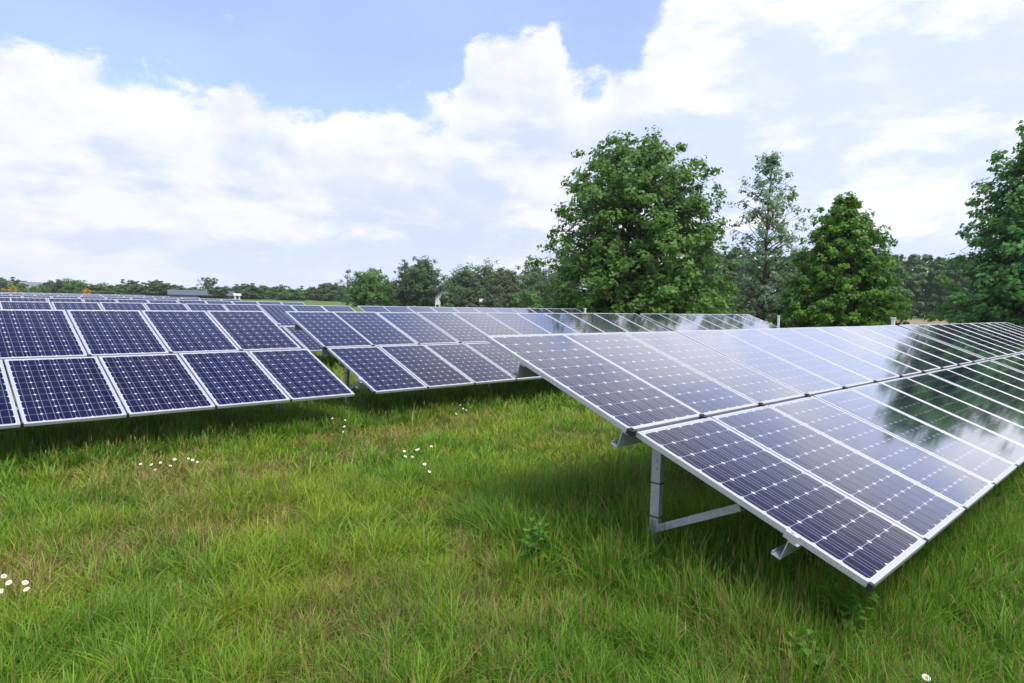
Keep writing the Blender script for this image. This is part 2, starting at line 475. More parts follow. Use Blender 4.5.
def solar_table(x0, y0, n, label, detail=2):
    root = empty('solar_array', (x0, y0, 0.0))
    tag(root, label, 'solar panels', 'solar arrays standing in rows on the meadow')
    L = n * PW - (PW - 0.992)
    ct, st_ = math.cos(TILT), math.sin(TILT)
    for row in (0, 1):
        for i in range(n):
            v = row * (PL + GAP)
            p = link('solar_panel', GLASS, root, (i * PW + (UP_SHIFT if row else 0) * (1 if i else 0.35), v * ct, Z_LOW + v * st_))
            p.rotation_euler = (TILT + random.gauss(0, .0016), random.gauss(0, .0016), 0)
            link('panel_frame', FRAME, p)
            if detail >= 2:
                if row == 1: link('clamp', CLAMP, p)
                else: link('clamp', ECLAMP, p)
    if n not in LSUP: LSUP[n] = purlin_mesh(L)
    for v in PURLIN_V:
        o = link('purlin', LSUP[n], root, (0, v * ct, Z_LOW + v * st_)); o.rotation_euler = (TILT, 0, 0)
        if detail >= 2 and v < 1: link('end_bracket', BRACKET, o)
    k = max(2, round(L / 3.4) + 1)
    for j in range(k):
        x = 0.42 + j * (L - 0.9) / (k - 1)
        o = link('post', POST, root, (x, 1.66, 0))
        if detail >= 2:
            for bmsh in BANDS: link('joint', bmsh, o)
        link('brace', BRACE, root, (x, 1.66, 0))
        r = link('rafter', RAFTER, root, (x - 0.05, 0, Z_LOW)); r.rotation_euler = (TILT, 0, 0)
    return root

YA, YB, YC = 1.10, 8.675, 16.13
solar_table(3.751, YA, 11, 'nearest solar array at the right, its lower corner jutting over the grass')
solar_table(3.751 + 11 * PW + 0.16, YA, 11, 'solar array beyond the white gap in the nearest row, running away to the right edge', 1)
solar_table(5.028 - 11 * PW + .02, YB, 11, 'large dark blue solar array at the left with an open grassy gap beside it')
solar_table(5.384, YB, 11, 'middle solar array starting right of the grassy gap, running behind the nearest array', 2)
solar_table(5.384 + 11 * PW + 0.16, YB, 7, 'short solar array mirroring dark trees, under the big domed tree', 1)
solar_table(10.989 - 11 * PW + .02, YC, 11, 'solar array in the third row showing above the top edge of the large left array', 1)
solar_table(11.245, YC, 11, 'solar array in the third row behind the middle array, ending before the big domed tree', 1)
names = ['fourth', 'fifth', 'sixth', 'seventh', 'eighth']
ends = [13.0, 13.2, 13.6, 14.0, 14.4]
for r, (nm, xe) in enumerate(zip(names, ends)):
    y = YC + 7.45 * (r + 1)
    solar_table(xe - 11 * PW, y, 11, 'distant solar array in the %s row back, a thin strip below the hedge trees' % nm, 0)

# ------------------------------------------------------------------ leaves and trees
def leaves_from(centers, radii, counts, size, axis_pts, tint, rng, flat=0.75, up=0.7):
    """rhombic leaves spread round clump centres; returns verts, quads, tint"""
    idx = np.repeat(np.arange(len(centers)), counts)
    n = len(idx)
    D = rng.normal(size=(n, 3)); D /= np.linalg.norm(D, axis=1, keepdims=True)
    D *= rng.uniform(size=(n, 1)) ** 0.50
    P = centers[idx] + D * radii[idx][:, None] * np.array([1, 1, flat])
    N = (P - axis_pts[idx]); N /= (np.linalg.norm(N, axis=1, keepdims=True) + 1e-6)
    N = N * 0.60 + D * 0.45 + np.array([0, 0, up * .8]) + rng.normal(size=(n, 3)) * 0.42
    N /= np.linalg.norm(N, axis=1, keepdims=True)
    T = rng.normal(size=(n, 3)); T -= N * (T * N).sum(1, keepdims=True); T /= np.linalg.norm(T, axis=1, keepdims=True)
    B = np.cross(N, T)
    s = size * rng.uniform(0.6, 1.3, size=(n, 1))
    droop = N * s * 0.22
    V = np.stack([P + T * s, P + B * s * 0.62 - droop * 0.3, P - T * s * 0.85 , P - B * s * 0.62 - droop * 0.3], 1).reshape(-1, 3)
    Q = np.arange(4 * n).reshape(-1, 4)
    tv = np.clip(tint[idx] + rng.normal(size=n) * 0.16, 0, 1)
    return V, Q, np.repeat(tv, 4)

def grow_tree(prof, H, seed, limbs, per, clump_r, leaf, nleaf, trunk_r, leaf_m, rise=0.35, inner=0.30, gapy=0.12, bare=0.0, trunk_top=0.92, leanx=0.0, jit=(0.80, 1.08)):
    """prof: [(height fraction, crown radius)], returns (trunk mesh, crown mesh)"""
    rng = np.random.default_rng(seed)
    hs = np.array([p[0] for p in prof]) * H; rs = np.array([p[1] for p in prof])
    tb = MB()
    nseg = 9; tp = []
    for i in range(nseg + 1):
        f = i / nseg
        tp.append(Vector((leanx * f + 0.10 * math.sin(f * 5 + seed) * f * H * .06, 0.10 * math.cos(f * 4 + seed) * f * H * .06, f * H * trunk_top)))
    for i in range(nseg):
        r0 = trunk_r * (1 - i / nseg) ** 0.9 + 0.012; r1 = trunk_r * (1 - (i + 1) / nseg) ** 0.9 + 0.012
        if i == 0: tb.tube(tp[0] - Vector((0, 0, .2)), tp[0], r0 * 1.5, r0 * 1.25, 8, cap=False); r0 *= 1.25
        tb.tube(tp[i], tp[i + 1], r0, r1, 8, cap=False)
    def trunk_at(z):
        f = min(max(z / (H * trunk_top), 0), 1) * nseg; i = min(int(f), nseg - 1)
        return tp[i].lerp(tp[i + 1], f - i)
    C, Rr, A, T = [], [], [], []
    lo = hs[0]
    for j in range(limbs):
        f = (j + rng.uniform(0, 1)) / limbs
        ze = lo + (H - lo) * f ** 0.93
        re = np.interp(ze, hs, rs) * rng.uniform(*jit)
        if rng.uniform() < gapy: re *= rng.uniform(0.55, 0.8)
        th = j * 2.39996 + rng.normal() * 0.35
        end = trunk_at(ze) + Vector((math.cos(th) * re, math.sin(th) * re, 0)); end.z = ze
        zs = max(0.12 * H, ze - rise * re * rng.uniform(0.7, 1.3) - 0.25)
        sp_ = trunk_at(min(zs, H * trunk_top * .97)); rr = trunk_r * 0.33 * (1 - zs / H) + 0.012
        mid = sp_.lerp(end, 0.5) + Vector((0, 0, 0.07 * re))
        tb.tube(sp_, mid, rr, rr * 0.6, 5, cap=False); tb.tube(mid, end, rr * 0.6, 0.008, 4, cap=False)
        tint = float(np.clip(rng.normal(0.5, 0.17), 0.05, 0.95))
        m_ = max(2, int(per * max(re, 0.4) / rs.max() + 0.5))
        for k_ in range(m_):
            u = inner + (1 - inner) * (k_ + rng.uniform(0, 1)) / m_
            base = (sp_.lerp(mid, u * 2) if u < .5 else mid.lerp(end, u * 2 - 1))
            spread = clump_r * (0.5 + 0.9 * u) * min(1.0, 0.3 + 0.55 * re)
            cpos = base + Vector(rng.normal(size=3)) * spread * 0.8
            tb.tube(base, cpos, 0.014, 0.006, 3, cap=False)
            if rng.uniform() < bare: continue
            C.append(cpos); Rr.append(clump_r * rng.uniform(0.65, 1.2)); A.append(tuple(trunk_at(max(cpos.z - 0.3 * re, 0)))); T.append(tint)
    tipn = max(3, int(limbs * .06))
    for k_ in range(tipn):
        cpos = Vector((tp[-1].x + rng.normal() * clump_r * .5, tp[-1].y + rng.normal() * clump_r * .5, H * (1 - 0.06 * rng.uniform()) - clump_r * .9))
        C.append(cpos); Rr.append(clump_r * .6); A.append((tp[-1].x, tp[-1].y, cpos.z - 1)); T.append(.6)
    C = np.array([tuple(c_) for c_ in C]); Rr = np.array(Rr); A = np.array(A); T = np.array(T)
    cnt = np.maximum(4, (nleaf * rng.uniform(0.6, 1.35, len(C))).astype(int))
    V, Q, tv = leaves_from(C, Rr, cnt, leaf, A, T, rng)
    return tb.mesh('trunk', M_bark, smooth=True), np_mesh('crown', V, Q, None, [leaf_m], {'tint': tv})

def plant_tree(name, label, cat, meshes, loc, rz=0.0, sc=(1, 1, 1), group=None):
    r = empty(name, loc, rz); r.scale = sc
    tag(r, label, cat, group)
    link('trunk', meshes[0], r); link('crown', meshes[1], r)
    return r

# the four trees behind the rows
maple = grow_tree([(0.06, 4.3), (0.15, 5.3), (0.32, 5.35), (0.5, 5.0), (0.66, 4.7), (0.8, 4.3), (0.9, 3.4), (0.97, 2.3), (1.0, 1.0)], 10.7, 3, 230, 9, 0.46, 0.130, 36, 0.27, M_leaf_maple, 0.35, 0.34)
plant_tree('broadleaf_tree', 'big broad dark green tree with a domed crown left of the slender pale tree', 'tree', maple, at(633, 35.5), 0.4)
slender = grow_tree([(0.05, 1.8), (0.15, 2.4), (0.35, 2.55), (0.55, 2.4), (0.72, 2.1), (0.85, 1.45), (0.95, 0.75), (1.0, 0.25)], 11.9, 5, 100, 5, 0.38, 0.115, 27, 0.15, M_leaf_grey, 0.55, 0.30, 0.1)
plant_tree('slender_tree', 'slender airy grey green tree with a pointed top beside the big dark tree', 'tree', slender, at(762, 42), 1.1)
conical = grow_tree([(0.03, 3.0), (0.12, 3.2), (0.3, 3.05), (0.5, 2.55), (0.68, 2.1), (0.82, 1.3), (0.92, 0.6), (1.0, 0.2)], 8.35, 9, 270, 8, 0.33, 0.105, 46, 0.18, M_leaf_bright, 0.25, 0.30, 0.03, jit=(0.93, 1.03))
plant_tree('conical_tree', 'dense bright yellow green tree of broad conical shape behind the nearest row', 'tree', conical, at(838, 37), 2.2)
fresh = grow_tree([(0.05, 3.5), (0.14, 4.0), (0.3, 3.8), (0.5, 3.3), (0.68, 2.8), (0.82, 2.0), (0.92, 1.1), (1.0, 0.4)], 11.7, 14, 240, 9, 0.46, 0.14, 38, 0.24, M_leaf_right, 0.4, 0.32)
plant_tree('roadside_tree', 'tall fresh green tree cut by the right edge of the picture', 'tree', fresh, at(1034, 33), 0.9)

beyond = grow_tree([(0.03, 2.6), (0.14, 3.4), (0.3, 3.6), (0.5, 3.4), (0.7, 2.7), (0.85, 1.8), (0.95, 0.9), (1.0, 0.3)], 8.6, 17, 120, 8, 0.5, 0.17, 34, 0.22, M_leaf_right)
plant_tree('roadside_tree', 'smaller rounded tree beyond the right edge, seen only mirrored in the nearest arrays', 'tree', beyond, at(1139, 36), 0.3)

# ------------------------------------------------------------------ hedge line, groves and woodland far behind
FT = []
dome = [(0.04, .62), (0.2, .95), (0.45, 1.0), (0.68, .82), (0.86, .5), (1.0, .15)]
oval = [(0.05, .5), (0.25, .8), (0.5, .95), (0.75, .75), (0.9, .45), (1.0, .12)]
flatd = [(0.02, .9), (0.2, 1.0), (0.5, .95), (0.75, .7), (0.9, .4), (1.0, .15)]
def far_tree(prof, H, R, seed, m, limbs=60, per=7, nleaf=30, leaf=0.45, bare=0.0, gapy=.04, tr=.22):
    return grow_tree([(a, r * R) for a, r in prof], H, seed, limbs, per, R * 0.22, leaf, nleaf, tr, m, .3, .35, gapy, bare)
FT.append(far_tree(dome, 8, 4.2, 21, M_leaf_far))
FT.append(far_tree(oval, 8, 3.2, 22, M_leaf_far))
FT.append(far_tree(flatd, 8, 5.2, 23, M_leaf_far))
FT.append(far_tree(dome, 8, 4.0, 24, M_leaf_pale))
FT.append(far_tree(flatd, 8, 4.6, 25, M_leaf_maple))
rg = random.Random(5)
hedge = [(-34, 283, 0), (-16, 281, 2), (2, 281, 0), (20, 283, 1), (52, 284, 0), (64, 282.5, 2), (78, 284, 1), (100, 287, 2), (112, 288, 0), (122, 286, 1), (135, 284.5, 0), (148, 288, 2),
         (157, 284, 1), (166, 288, 2), (174, 286.5, 0), (195, 290, 2), (218, 289, 1), (228, 290.5, 2), (240, 288, 0), (250, 288, 0), (264, 289, 1), (279, 288.5, 0), (290, 291, 2), (301, 291.5, 2), (312, 290.5, 0), (327, 286, 0), (338, 289, 2), (349, 290, 2)]
HG = 'trees of the hedge line on the left horizon'
for i, (px, ytop, k) in enumerate(hedge):
    D = 255 + rg.uniform(-18, 18)
    hz_ = 287.5 + px * 0.0248
    h = max(3.2, (hz_ - ytop) / FPX * D + CAM_H) * rg.uniform(1.06, 1.2)
    s = h / 8.0
    plant_tree('hedge_tree', 'dark green tree in the low hedge line along the left horizon', 'tree', FT[(k, 4, k, k, 3, k, 4)[i % 7]], at(px, D), rg.uniform(0, 6.3), (max(s, .7) * 1.5, max(s, .7) * 1.5, s), HG)

# the lone tall tree over the barn
lone = grow_tree([(0.5, 1.6), (0.62, 2.6), (0.78, 3.6), (0.9, 2.6), (1.0, 0.8)], 7.4, 31, 26, 4, 0.75, 0.34, 24, 0.25, M_leaf_far, .5, .5, .3, .15)
plant_tree('lone_tree', 'tall thin tree with a sparse top rising above the long dark barn', 'tree', lone, at(209, 250), .3)

def blossom(px, D, h, w, m, label):
    me = grow_tree([(0.02, w * .8), (0.3, w), (0.6, w * .85), (0.85, w * .5), (1.0, w * .2)], h, 40 + int(px), 24, 4, w * .3, .26, 26, .08, m)
    plant_tree('flowering_shrub', label, 'shrub', me, at(px, D))
for px_, D_, h_, w_ in ((24, 226, 3.4, 1.9), (43, 222, 3.0, 2.2), (33, 219, 2.2, 2.4)):
    me_ = grow_tree([(0.02, w_ * .8), (0.3, w_), (0.6, w_ * .85), (0.85, w_ * .5), (1.0, w_ * .2)], h_, 90 + px_, 24, 4, w_ * .3, .3, 26, .08, M_leaf_maple)
    plant_tree('garden_shrub', 'green garden shrub in front of the grey roofed house', 'shrub', me_, at(px_, D_), group='shrubs before the grey roofed house')
blossom(13, 215, 3.1, 2.0, M_leaf_yellow, 'yellow flowering gorse bush at the far left of the horizon')
blossom(88, 215, 2.2, 1.2, M_leaf_orange, 'small bright orange yellow bush on the left horizon')
blossom(46, 232, 4.2, 1.3, M_leaf_pale, 'narrow olive yellow shrub beside the grey roofed house')

# mid-distance trees behind the third row
def mid(px, D, ytop, wpx, k, label, name='field_tree', seed=None, bare=0.0, m=None, prof=dome, limbs=84, nleaf=36):
    hz_ = 287.5 + px * 0.0248
    h = (hz_ - ytop) / FPX * D + CAM_H; R = wpx / 2 / FPX * D
    me = far_tree(prof, h, R, seed or (60 + int(px)), m or M_leaf_far, limbs, 7, nleaf, .25, bare)
    plant_tree(name, label, 'tree', me, at(px, D), px * .1)
mid(370, 132, 273, 40, 0, 'rounded mid green tree left of the taller dark tree, beyond the third row', m=M_leaf_pale if False else M_leaf_maple)
mid(347, 140, 269, 24, 0, 'nearly bare tree with thin upright twigs left of the rounded green tree', 'bare_tree', bare=.86, nleaf=8, limbs=40)
mid(422, 136, 262, 40, 0, 'tallest dark tree of the middle distance with a broken crown', prof=oval)
mid(404, 139, 264, 26, 0, 'thin greyish tree leaning against the left side of the tallest dark tree', bare=.45, m=M_leaf_pale, nleaf=14)
mid(388, 138, 285, 34, 0, 'low dark bush between the rounded tree and the tallest tree', 'field_bush', prof=flatd)
mid(462, 146, 272, 46, 0, 'left dome of the grove in the middle distance, dark olive green', prof=flatd)
mid(487, 150, 269, 52, 0, 'broad central tree of the grove in the middle distance', prof=dome)
mid(506, 140, 272, 34, 0, 'pale grey green tree in the middle of the grove', m=M_leaf_pale, prof=oval)
mid(534, 150, 269, 46, 0, 'dark tree at the right of the grove next to the big domed tree', prof=dome)
mid(560, 156, 268, 44, 0, 'dark grove tree half hidden by the left branches of the big domed tree', prof=dome)
mid(468, 126, 292, 20, 0, 'small pale green bush in front of the left grove dome', 'field_bush', m=M_leaf_pale, prof=flatd, limbs=30)
mid(496, 122, 290, 30, 0, 'light green bush in front of the pale grove tree', 'field_bush', m=M_leaf_pale, prof=flatd, limbs=30)
mid(524, 124, 292, 34, 0, 'mid green bush in front of the dark right grove tree', 'field_bush', m=M_leaf_maple, prof=flatd, limbs=30)
mid(448, 126, 294, 18, 0, 'low dark green bush beside the white gabled cottage', 'field_bush', prof=flatd, limbs=30)
mid(788, 60, 311, 26, 0, 'low light green bush under the left foot of the conical tree', 'field_bush', m=M_leaf_bright, prof=flatd, limbs=40)
mid(724, 66, 300, 44, 0, 'dark bush under the slender tree', 'field_bush', m=M_leaf_maple, prof=flatd, limbs=50)

# woodland on the right: one mass
rng = np.random.default_rng(77)
Cs, Rs, As, Ts = [], [], [], []
tb = MB()
for i in range(88):
    px = 690 + (i % 44) * 11.5 + rng.uniform(-5, 5); D = (172 if i < 44 else 186) + rng.uniform(-6, 6)
    h = rng.uniform(13.6, 16.8) + (1.2 if i >= 44 else 0); R = rng.uniform(3.4, 5.4)
    p = at(px, D); tint = rng.uniform(.1, .9)
    tb.tube(p, p + Vector((0, 0, h * .8)), .25, .06, 6, cap=False)
    for k_ in range(105):
        f = rng.uniform(0.03, 1.0); r = R * np.interp(f, [0, .25, .5, .75, .92, 1], [.9, 1, 1, .8, .42, .12]) * rng.uniform(.45, 1.05); th = rng.uniform(0, 6.283)
        Cs.append((p.x + r * math.cos(th), p.y + r * math.sin(th), h * f)); Rs.append(rng.uniform(.5, .95)); As.append((p.x, p.y, h * f - 1.0)); Ts.append(np.clip(tint + rng.normal() * .12, 0, 1))
Cs, Rs, As, Ts = map(np.array, (Cs, Rs, As, Ts))
V, Q, tv = leaves_from(Cs, Rs, np.full(len(Cs), 22), .55, As, Ts, rng)
nv = len(V); tv2 = np.array(tb.v); tq = np.array(tb.f) + nv
wood = np_mesh('woodland', np.concatenate([V, tv2]), np.concatenate([Q, tq]), None, [M_leaf_far, M_bark], {'tint': np.concatenate([tv, np.zeros(len(tv2))])}, np.concatenate([np.zeros(len(Q)), np.ones(len(tq))]))
tag(link('woodland', wood), 'dark wood closing the view behind the bare field on the right', 'woodland', kind='stuff')

# ------------------------------------------------------------------ distant buildings
M_roof_grey = simple('grey_roof', (0.20, 0.20, 0.23), .8, .2, 0, .2, 2)
M_roof_dark = simple('dark_sheet_roof', (0.10, 0.115, 0.16), .55, .3, 0, .2, 1)
M_wall = simple('pale_render', (0.62, 0.58, 0.52), .9, .2, 0, .1, 2)
M_wallw = simple('white_render', (0.78, 0.77, 0.74), .9, .2, 0, .06, 2)
M_dark = simple('dark_opening', (0.015, 0.016, 0.02), .6, .2)

def building(name, label, loc, rz, L, Wd, hw, hr, mw, mr, doors):
    r = empty(name, loc, rz); tag(r, label, 'building')
    m = MB(); m.prof([(-Wd / 2, 0), (Wd / 2, 0), (Wd / 2, hw), (0, hr), (-Wd / 2, hw)], -L / 2, L / 2)
    link('wall', m.mesh('wall', mw), r)
    m = MB(); e = .35
    sl = (hr - hw) / (Wd / 2)
    for s in (-1, 1):
        m.prof([(s * (Wd / 2 + e), hw - sl * e + .03), (s * (Wd / 2 + e), hw - sl * e + .18), (0, hr + .2), (0, hr + .05)], -L / 2 - e, L / 2 + e)
    link('roof', m.mesh('roof', mr), r)
    for (nm, x0, x1, z0, z1) in doors:
        m = MB(); m.box(x0, x1, -Wd / 2 - .06, -Wd / 2 - .004, z0, z1)
        link(nm, m.mesh(nm, M_dark), r)
    return r
building('house', 'grey roofed house among the trees on the left horizon', at(34, 244), rad(-8), 7.5, 6.5, 2.0, 4.2, M_wall, M_roof_grey, [('window', -2.4, -1.3, 1.0, 1.9), ('door', -.4, .5, 0, 2.0), ('window', 1.4, 2.5, 1.0, 1.9)])
building('barn', 'long low barn with a dark blue grey roof under the lone tall tree', at(203, 236), rad(-14), 22, 8, 1.1, 2.6, M_roof_dark, M_roof_dark, [('doorway', -2, 8, 0, 1.0)])
building('shed', 'small white shed beside the long dark barn', at(237, 226), rad(-10), 1.8, 1.8, 1.4, 1.8, M_wallw, M_wallw, [('door', -.35, .35, 0, 1.2)])
building('cottage', 'white gabled cottage between the tallest dark tree and the grove', at(441, 134), rad(50), 4, 2.4, 2.2, 3.2, M_wallw, M_roof_grey, [('window', -.5, .5, .8, 1.6)])
building('hut', 'long cream hut half hidden by bushes in front of the grove', at(481, 128), rad(-40), 4.6, 2.2, 1.6, 2.0, M_wall, M_wall, [('window', -1.2, -.4, .7, 1.2)])

# ------------------------------------------------------------------ slim marker posts behind the rows
def marker(px, depth, ytop, label, w=.07):
    hz_ = 287.5 + px * 0.0248
    h = CAM_H + (hz_ - ytop) / FPX * depth
    r = empty('marker_post', at(px, depth)); tag(r, label, 'post')
    m = MB(); m.box(-w / 2, w / 2, -w / 2, w / 2, -.2, h); link('shaft', m.mesh('shaft', M_white, bevel=.006), r)
    m = MB(); m.box(-w / 2 - .012, w / 2 + .012, -w / 2 - .012, w / 2 + .012, h + .001, h + .03); link('cap', m.mesh('cap', M_white, bevel=.005), r)
marker(892, 15.2, 318.8, 'white post standing behind the nearest row at the foot of the conical tree', .07)
marker(777.5, 22, 316.5, 'thin pale post between the second row and the conical tree', .06)
marker(584, 22.5, 309.0, 'short white post behind the second row under the big domed tree', .06)

# ------------------------------------------------------------------ grass
def vnoise(x, y, s, seed):
    r = np.random.default_rng(seed); T = r.uniform(size=(64, 64))
    X = x * s; Y = y * s; xi = np.floor(X).astype(int); yi = np.floor(Y).astype(int); fx = X - xi; fy = Y - yi
    fx = fx * fx * (3 - 2 * fx); fy = fy * fy * (3 - 2 * fy)
    g_ = lambda a, b_: T[a % 64, b_ % 64]
    return (g_(xi, yi) * (1 - fx) + g_(xi + 1, yi) * fx) * (1 - fy) + (g_(xi, yi + 1) * (1 - fx) + g_(xi + 1, yi + 1) * fx) * fy

def scatter(r0, r1, dens, span, seed):
    r = np.random.default_rng(seed)
    n = int(dens * rad(span * 2) / 2 * (r1 * r1 - r0 * r0))
    rr = np.sqrt(r.uniform(r0 * r0, r1 * r1, n)); th = rad(YAW) + r.uniform(-rad(span), rad(span), n)
    return rr * np.cos(th), rr * np.sin(th), r

def under_tables(x, y):
    u = np.zeros(len(x), bool)
    for y0, xa, xb in ((YA, 3.5, 27), (YB, -7, 25), (YC, -1, 23)):
        u |= (y > y0 - .1) & (y < y0 + 3.3) & (x > xa) & (x < xb)
    return u

GV, GQ, GT, Gt, Gd, Gr = [], [], [], [], [], []
voff = 0
def lush_zone(x, y):
    return np.clip(np.exp(-((x - 5.2) ** 2 / 6.5 + (y - 1.6) ** 2 / 4.5)) * 1.25, 0, 1)

def build_blades(x, y, r, h, lean, a, ww, tint, dry, rich, stem=False):
    global voff
    n = len(x)
    for y0, xa, xb in ((YA, 3.6, 27), (YB, -7, 25), (YC, -1, 23)):      # blades stay below the tables they grow under
        near = (y > y0 - .35) & (y < y0 + 3.3) & (x > xa - .35) & (x < xb)
        h = np.where(near, np.minimum(h, (.42 + np.maximum(y - y0 - .2, 0) * .36) * r.uniform(.7, 1, n)), h)
    dx, dy = np.cos(a), np.sin(a); fa = a + np.pi / 2 + r.normal(0, .6, n); sx_, sy_ = np.cos(fa), np.sin(fa)
    ts = np.array([0, .38, .72, 1.0]); wf = [.85, 1.0, .66]
    if stem: wf = [.35, .35, .30]
    P = []
    for i, t_ in enumerate(ts):
        cx = x + dx * lean * h * t_ ** 1.8; cy = y + dy * lean * h * t_ ** 1.8; cz = h * t_ * (1 - np.minimum(.34 * lean, .6) * t_) - .01
        if i < 3:
            P.append(np.stack([cx - sx_ * ww * wf[i] / 2, cy - sy_ * ww * wf[i] / 2, cz], 1)); P.append(np.stack([cx + sx_ * ww * wf[i] / 2, cy + sy_ * ww * wf[i] / 2, cz], 1))
        else: P.append(np.stack([cx, cy, cz], 1))
    V = np.stack(P, 1).reshape(-1, 3)
    b0 = voff + np.arange(n)[:, None] * 7
    GV.append(V); GQ.append((b0[:, None, :] + np.array([[0, 1, 3, 2], [2, 3, 5, 4]])[None]).reshape(-1, 4)); GT.append(b0 + np.array([[4, 5, 6]]))
    Gt.append(np.repeat(tint, 7)); Gr.append(np.repeat(rich, 7)); Gd.append(np.repeat(dry, 7)); voff += 7 * n
    if stem:        # seed heads: two crossed slim diamonds
        top = np.stack([x + dx * lean * h, y + dy * lean * h, h * (1 - np.minimum(.34 * lean, .6)) - .03], 1)
        hl = r.uniform(.03, .07, n)[:, None]; hw = (r.uniform(.45, .9, n) * ww)[:, None]
        up = np.stack([dx * lean, dy * lean, np.ones(n)], 1) * hl
        for ang in (0, np.pi / 2):
            s_ = np.stack([np.cos(fa + ang), np.sin(fa + ang), np.zeros(n)], 1) * hw
            V = np.stack([top - up * .3, top + s_ + up * .2, top + up, top - s_ + up * .2], 1).reshape(-1, 3)
            b0 = voff + np.arange(n)[:, None] * 4
            GV.append(V); GQ.append(b0 + np.array([[0, 1, 2, 3]])); Gt.append(np.repeat(tint, 4)); Gr.append(np.repeat(rich, 4)); Gd.append(np.repeat(np.clip(dry + .2, 0, 1), 4)); voff += 4 * n

def dry_patch(x, y):
    dn = vnoise(x, y, 1.1, 15) * .5 + vnoise(x, y, 3.1, 16) * .3 + vnoise(x, y, 8.0, 17) * .2
    return np.clip((dn - .47) * 6.0, 0, 1)

def sward(r0, r1, dens, w, seed):
    """short tangled base layer of the meadow"""
    x, y, r = scatter(r0, r1, dens, SP, seed); n = len(x)
    fine = vnoise(x, y, 7.0, 4); big = vnoise(x, y, .9, 1)
    keep = r.uniform(size=n) < .55 + .6 * fine
    x, y, fine, big = x[keep], y[keep], fine[keep], big[keep]; n = len(x)
    ut = under_tables(x, y) * 1.0; lz = lush_zone(x, y); dp = dry_patch(x, y) * (1 - .8 * np.maximum(lz, ut))
    rich = np.clip(np.maximum(lz, ut * .9), 0, 1)
    h = r.uniform(.08, .27, n) * (.6 + .8 * fine) * (.75 + .5 * big) * (1 + .55 * lz) * (1 + .55 * ut) * (1 - .25 * dp)
    lean = np.clip(np.abs(r.normal(.62 - .25 * lz, .36, n)), .05, 1.7)
    tint = np.clip(r.normal(.42, .22, n) + (fine - .5) * .5, 0, 1)
    dry = (r.uniform(size=n) < .05 + .55 * dp) * r.uniform(.5, 1, n)
    build_blades(x, y, r, h, lean, r.uniform(0, 2 * np.pi, n), w * r.uniform(.6, 1.4, n), tint, dry, rich)

def tufts(r0, r1, per_m2, blades, w, seed):
    """separate tussocks of longer, broader blades"""
    cx, cy, r = scatter(r0, r1, per_m2, SP, seed)
    k = r.uniform(size=len(cx)) < .25 + 1.1 * np.clip((vnoise(cx, cy, .8, 41) * .6 + vnoise(cx, cy, 2.0, 42) * .4 - .28) * 2.2, 0, 1) + .45 * lush_zone(cx, cy)
    cx, cy = cx[k], cy[k]; m = len(cx)
    R = r.uniform(.05, .16, m); Hh = r.uniform(.16, .36, m) * (.8 + .45 * vnoise(cx, cy, 1.2, 43)); ti = r.normal(.5, .2, m)
    nb = np.maximum(6, (blades * (R / .1) ** 1.5 * r.uniform(.6, 1.3, m)).astype(int)); i = np.repeat(np.arange(m), nb); n = len(i)
    th = r.uniform(0, 2 * np.pi, n); q = np.sqrt(r.uniform(size=n))
    x = cx[i] + np.cos(th) * q * R[i]; y = cy[i] + np.sin(th) * q * R[i]
    ut = under_tables(x, y) * 1.0; lz = lush_zone(x, y)
    h = Hh[i] * r.uniform(.55, 1.1, n) * (1 - .35 * q) * (1 + .10 * lz + .2 * ut)
    lean = np.clip(.15 + .6 * q + r.normal(0, .22, n), .03, 1.4)
    a = th + r.normal(0, .7, n)
    rich = np.clip(np.maximum(np.maximum(lz, ut * .9), r.uniform(.2, .75, m)[i]), 0, 1)
    dry = (r.uniform(size=n) < .07 + .25 * dry_patch(x, y)) * r.uniform(.4, 1, n)
    build_blades(x, y, r, h, lean, a, w * r.uniform(.7, 1.5, n), np.clip(ti[i] + r.normal(0, .15, n), 0, 1), dry, rich)

def stems(r0, r1, dens, w, seed):
    x, y, r = scatter(r0, r1, dens, SP, seed)
    k = r.uniform(size=len(x)) < .25 + .6 * dry_patch(x, y) + .6 * lush_zone(x, y); x, y = x[k], y[k]; n = len(x)
    build_blades(x, y, r, r.uniform(.26, .46, n) * (1 + .15 * lush_zone(x, y)), np.clip(np.abs(r.normal(.16, .12, n)), 0, .5), r.uniform(0, 2 * np.pi, n), w * r.uniform(.7, 1.2, n),
                 np.clip(r.normal(.5, .25, n), 0, 1), r.uniform(.35, .85, n), np.zeros(n), True)

SP = 58
for (r0, r1, de, w, tf, bl, st_d) in ((1.9, 4.6, 9500, .0058, 14, 60, 190), (4.6, 7.5, 5000, .0078, 12, 42, 95), (7.5, 11.5, 2100, .0120, 9, 26, 40), (11.5, 18, 650, .020, 4, 14, 6), (18, 34, 140, .036, 1, 8, 1.5)):
    sward(r0, r1, de, w, int(r0 * 100)); tufts(r0, r1, tf, bl, w * 1.15, int(r0 * 100) + 1); stems(r0, r1, st_d, w * .8, int(r0 * 100) + 2)
grass = np_mesh('meadow_grass', np.concatenate(GV), np.concatenate(GQ), np.concatenate(GT), [M_grass], {'tint': np.concatenate(Gt), 'dry': np.concatenate(Gd), 'rich': np.concatenate(Gr)})
tag(link('meadow_grass', grass), 'long uneven meadow grass, lush green with reddish brown dry patches', 'grass', kind='stuff')

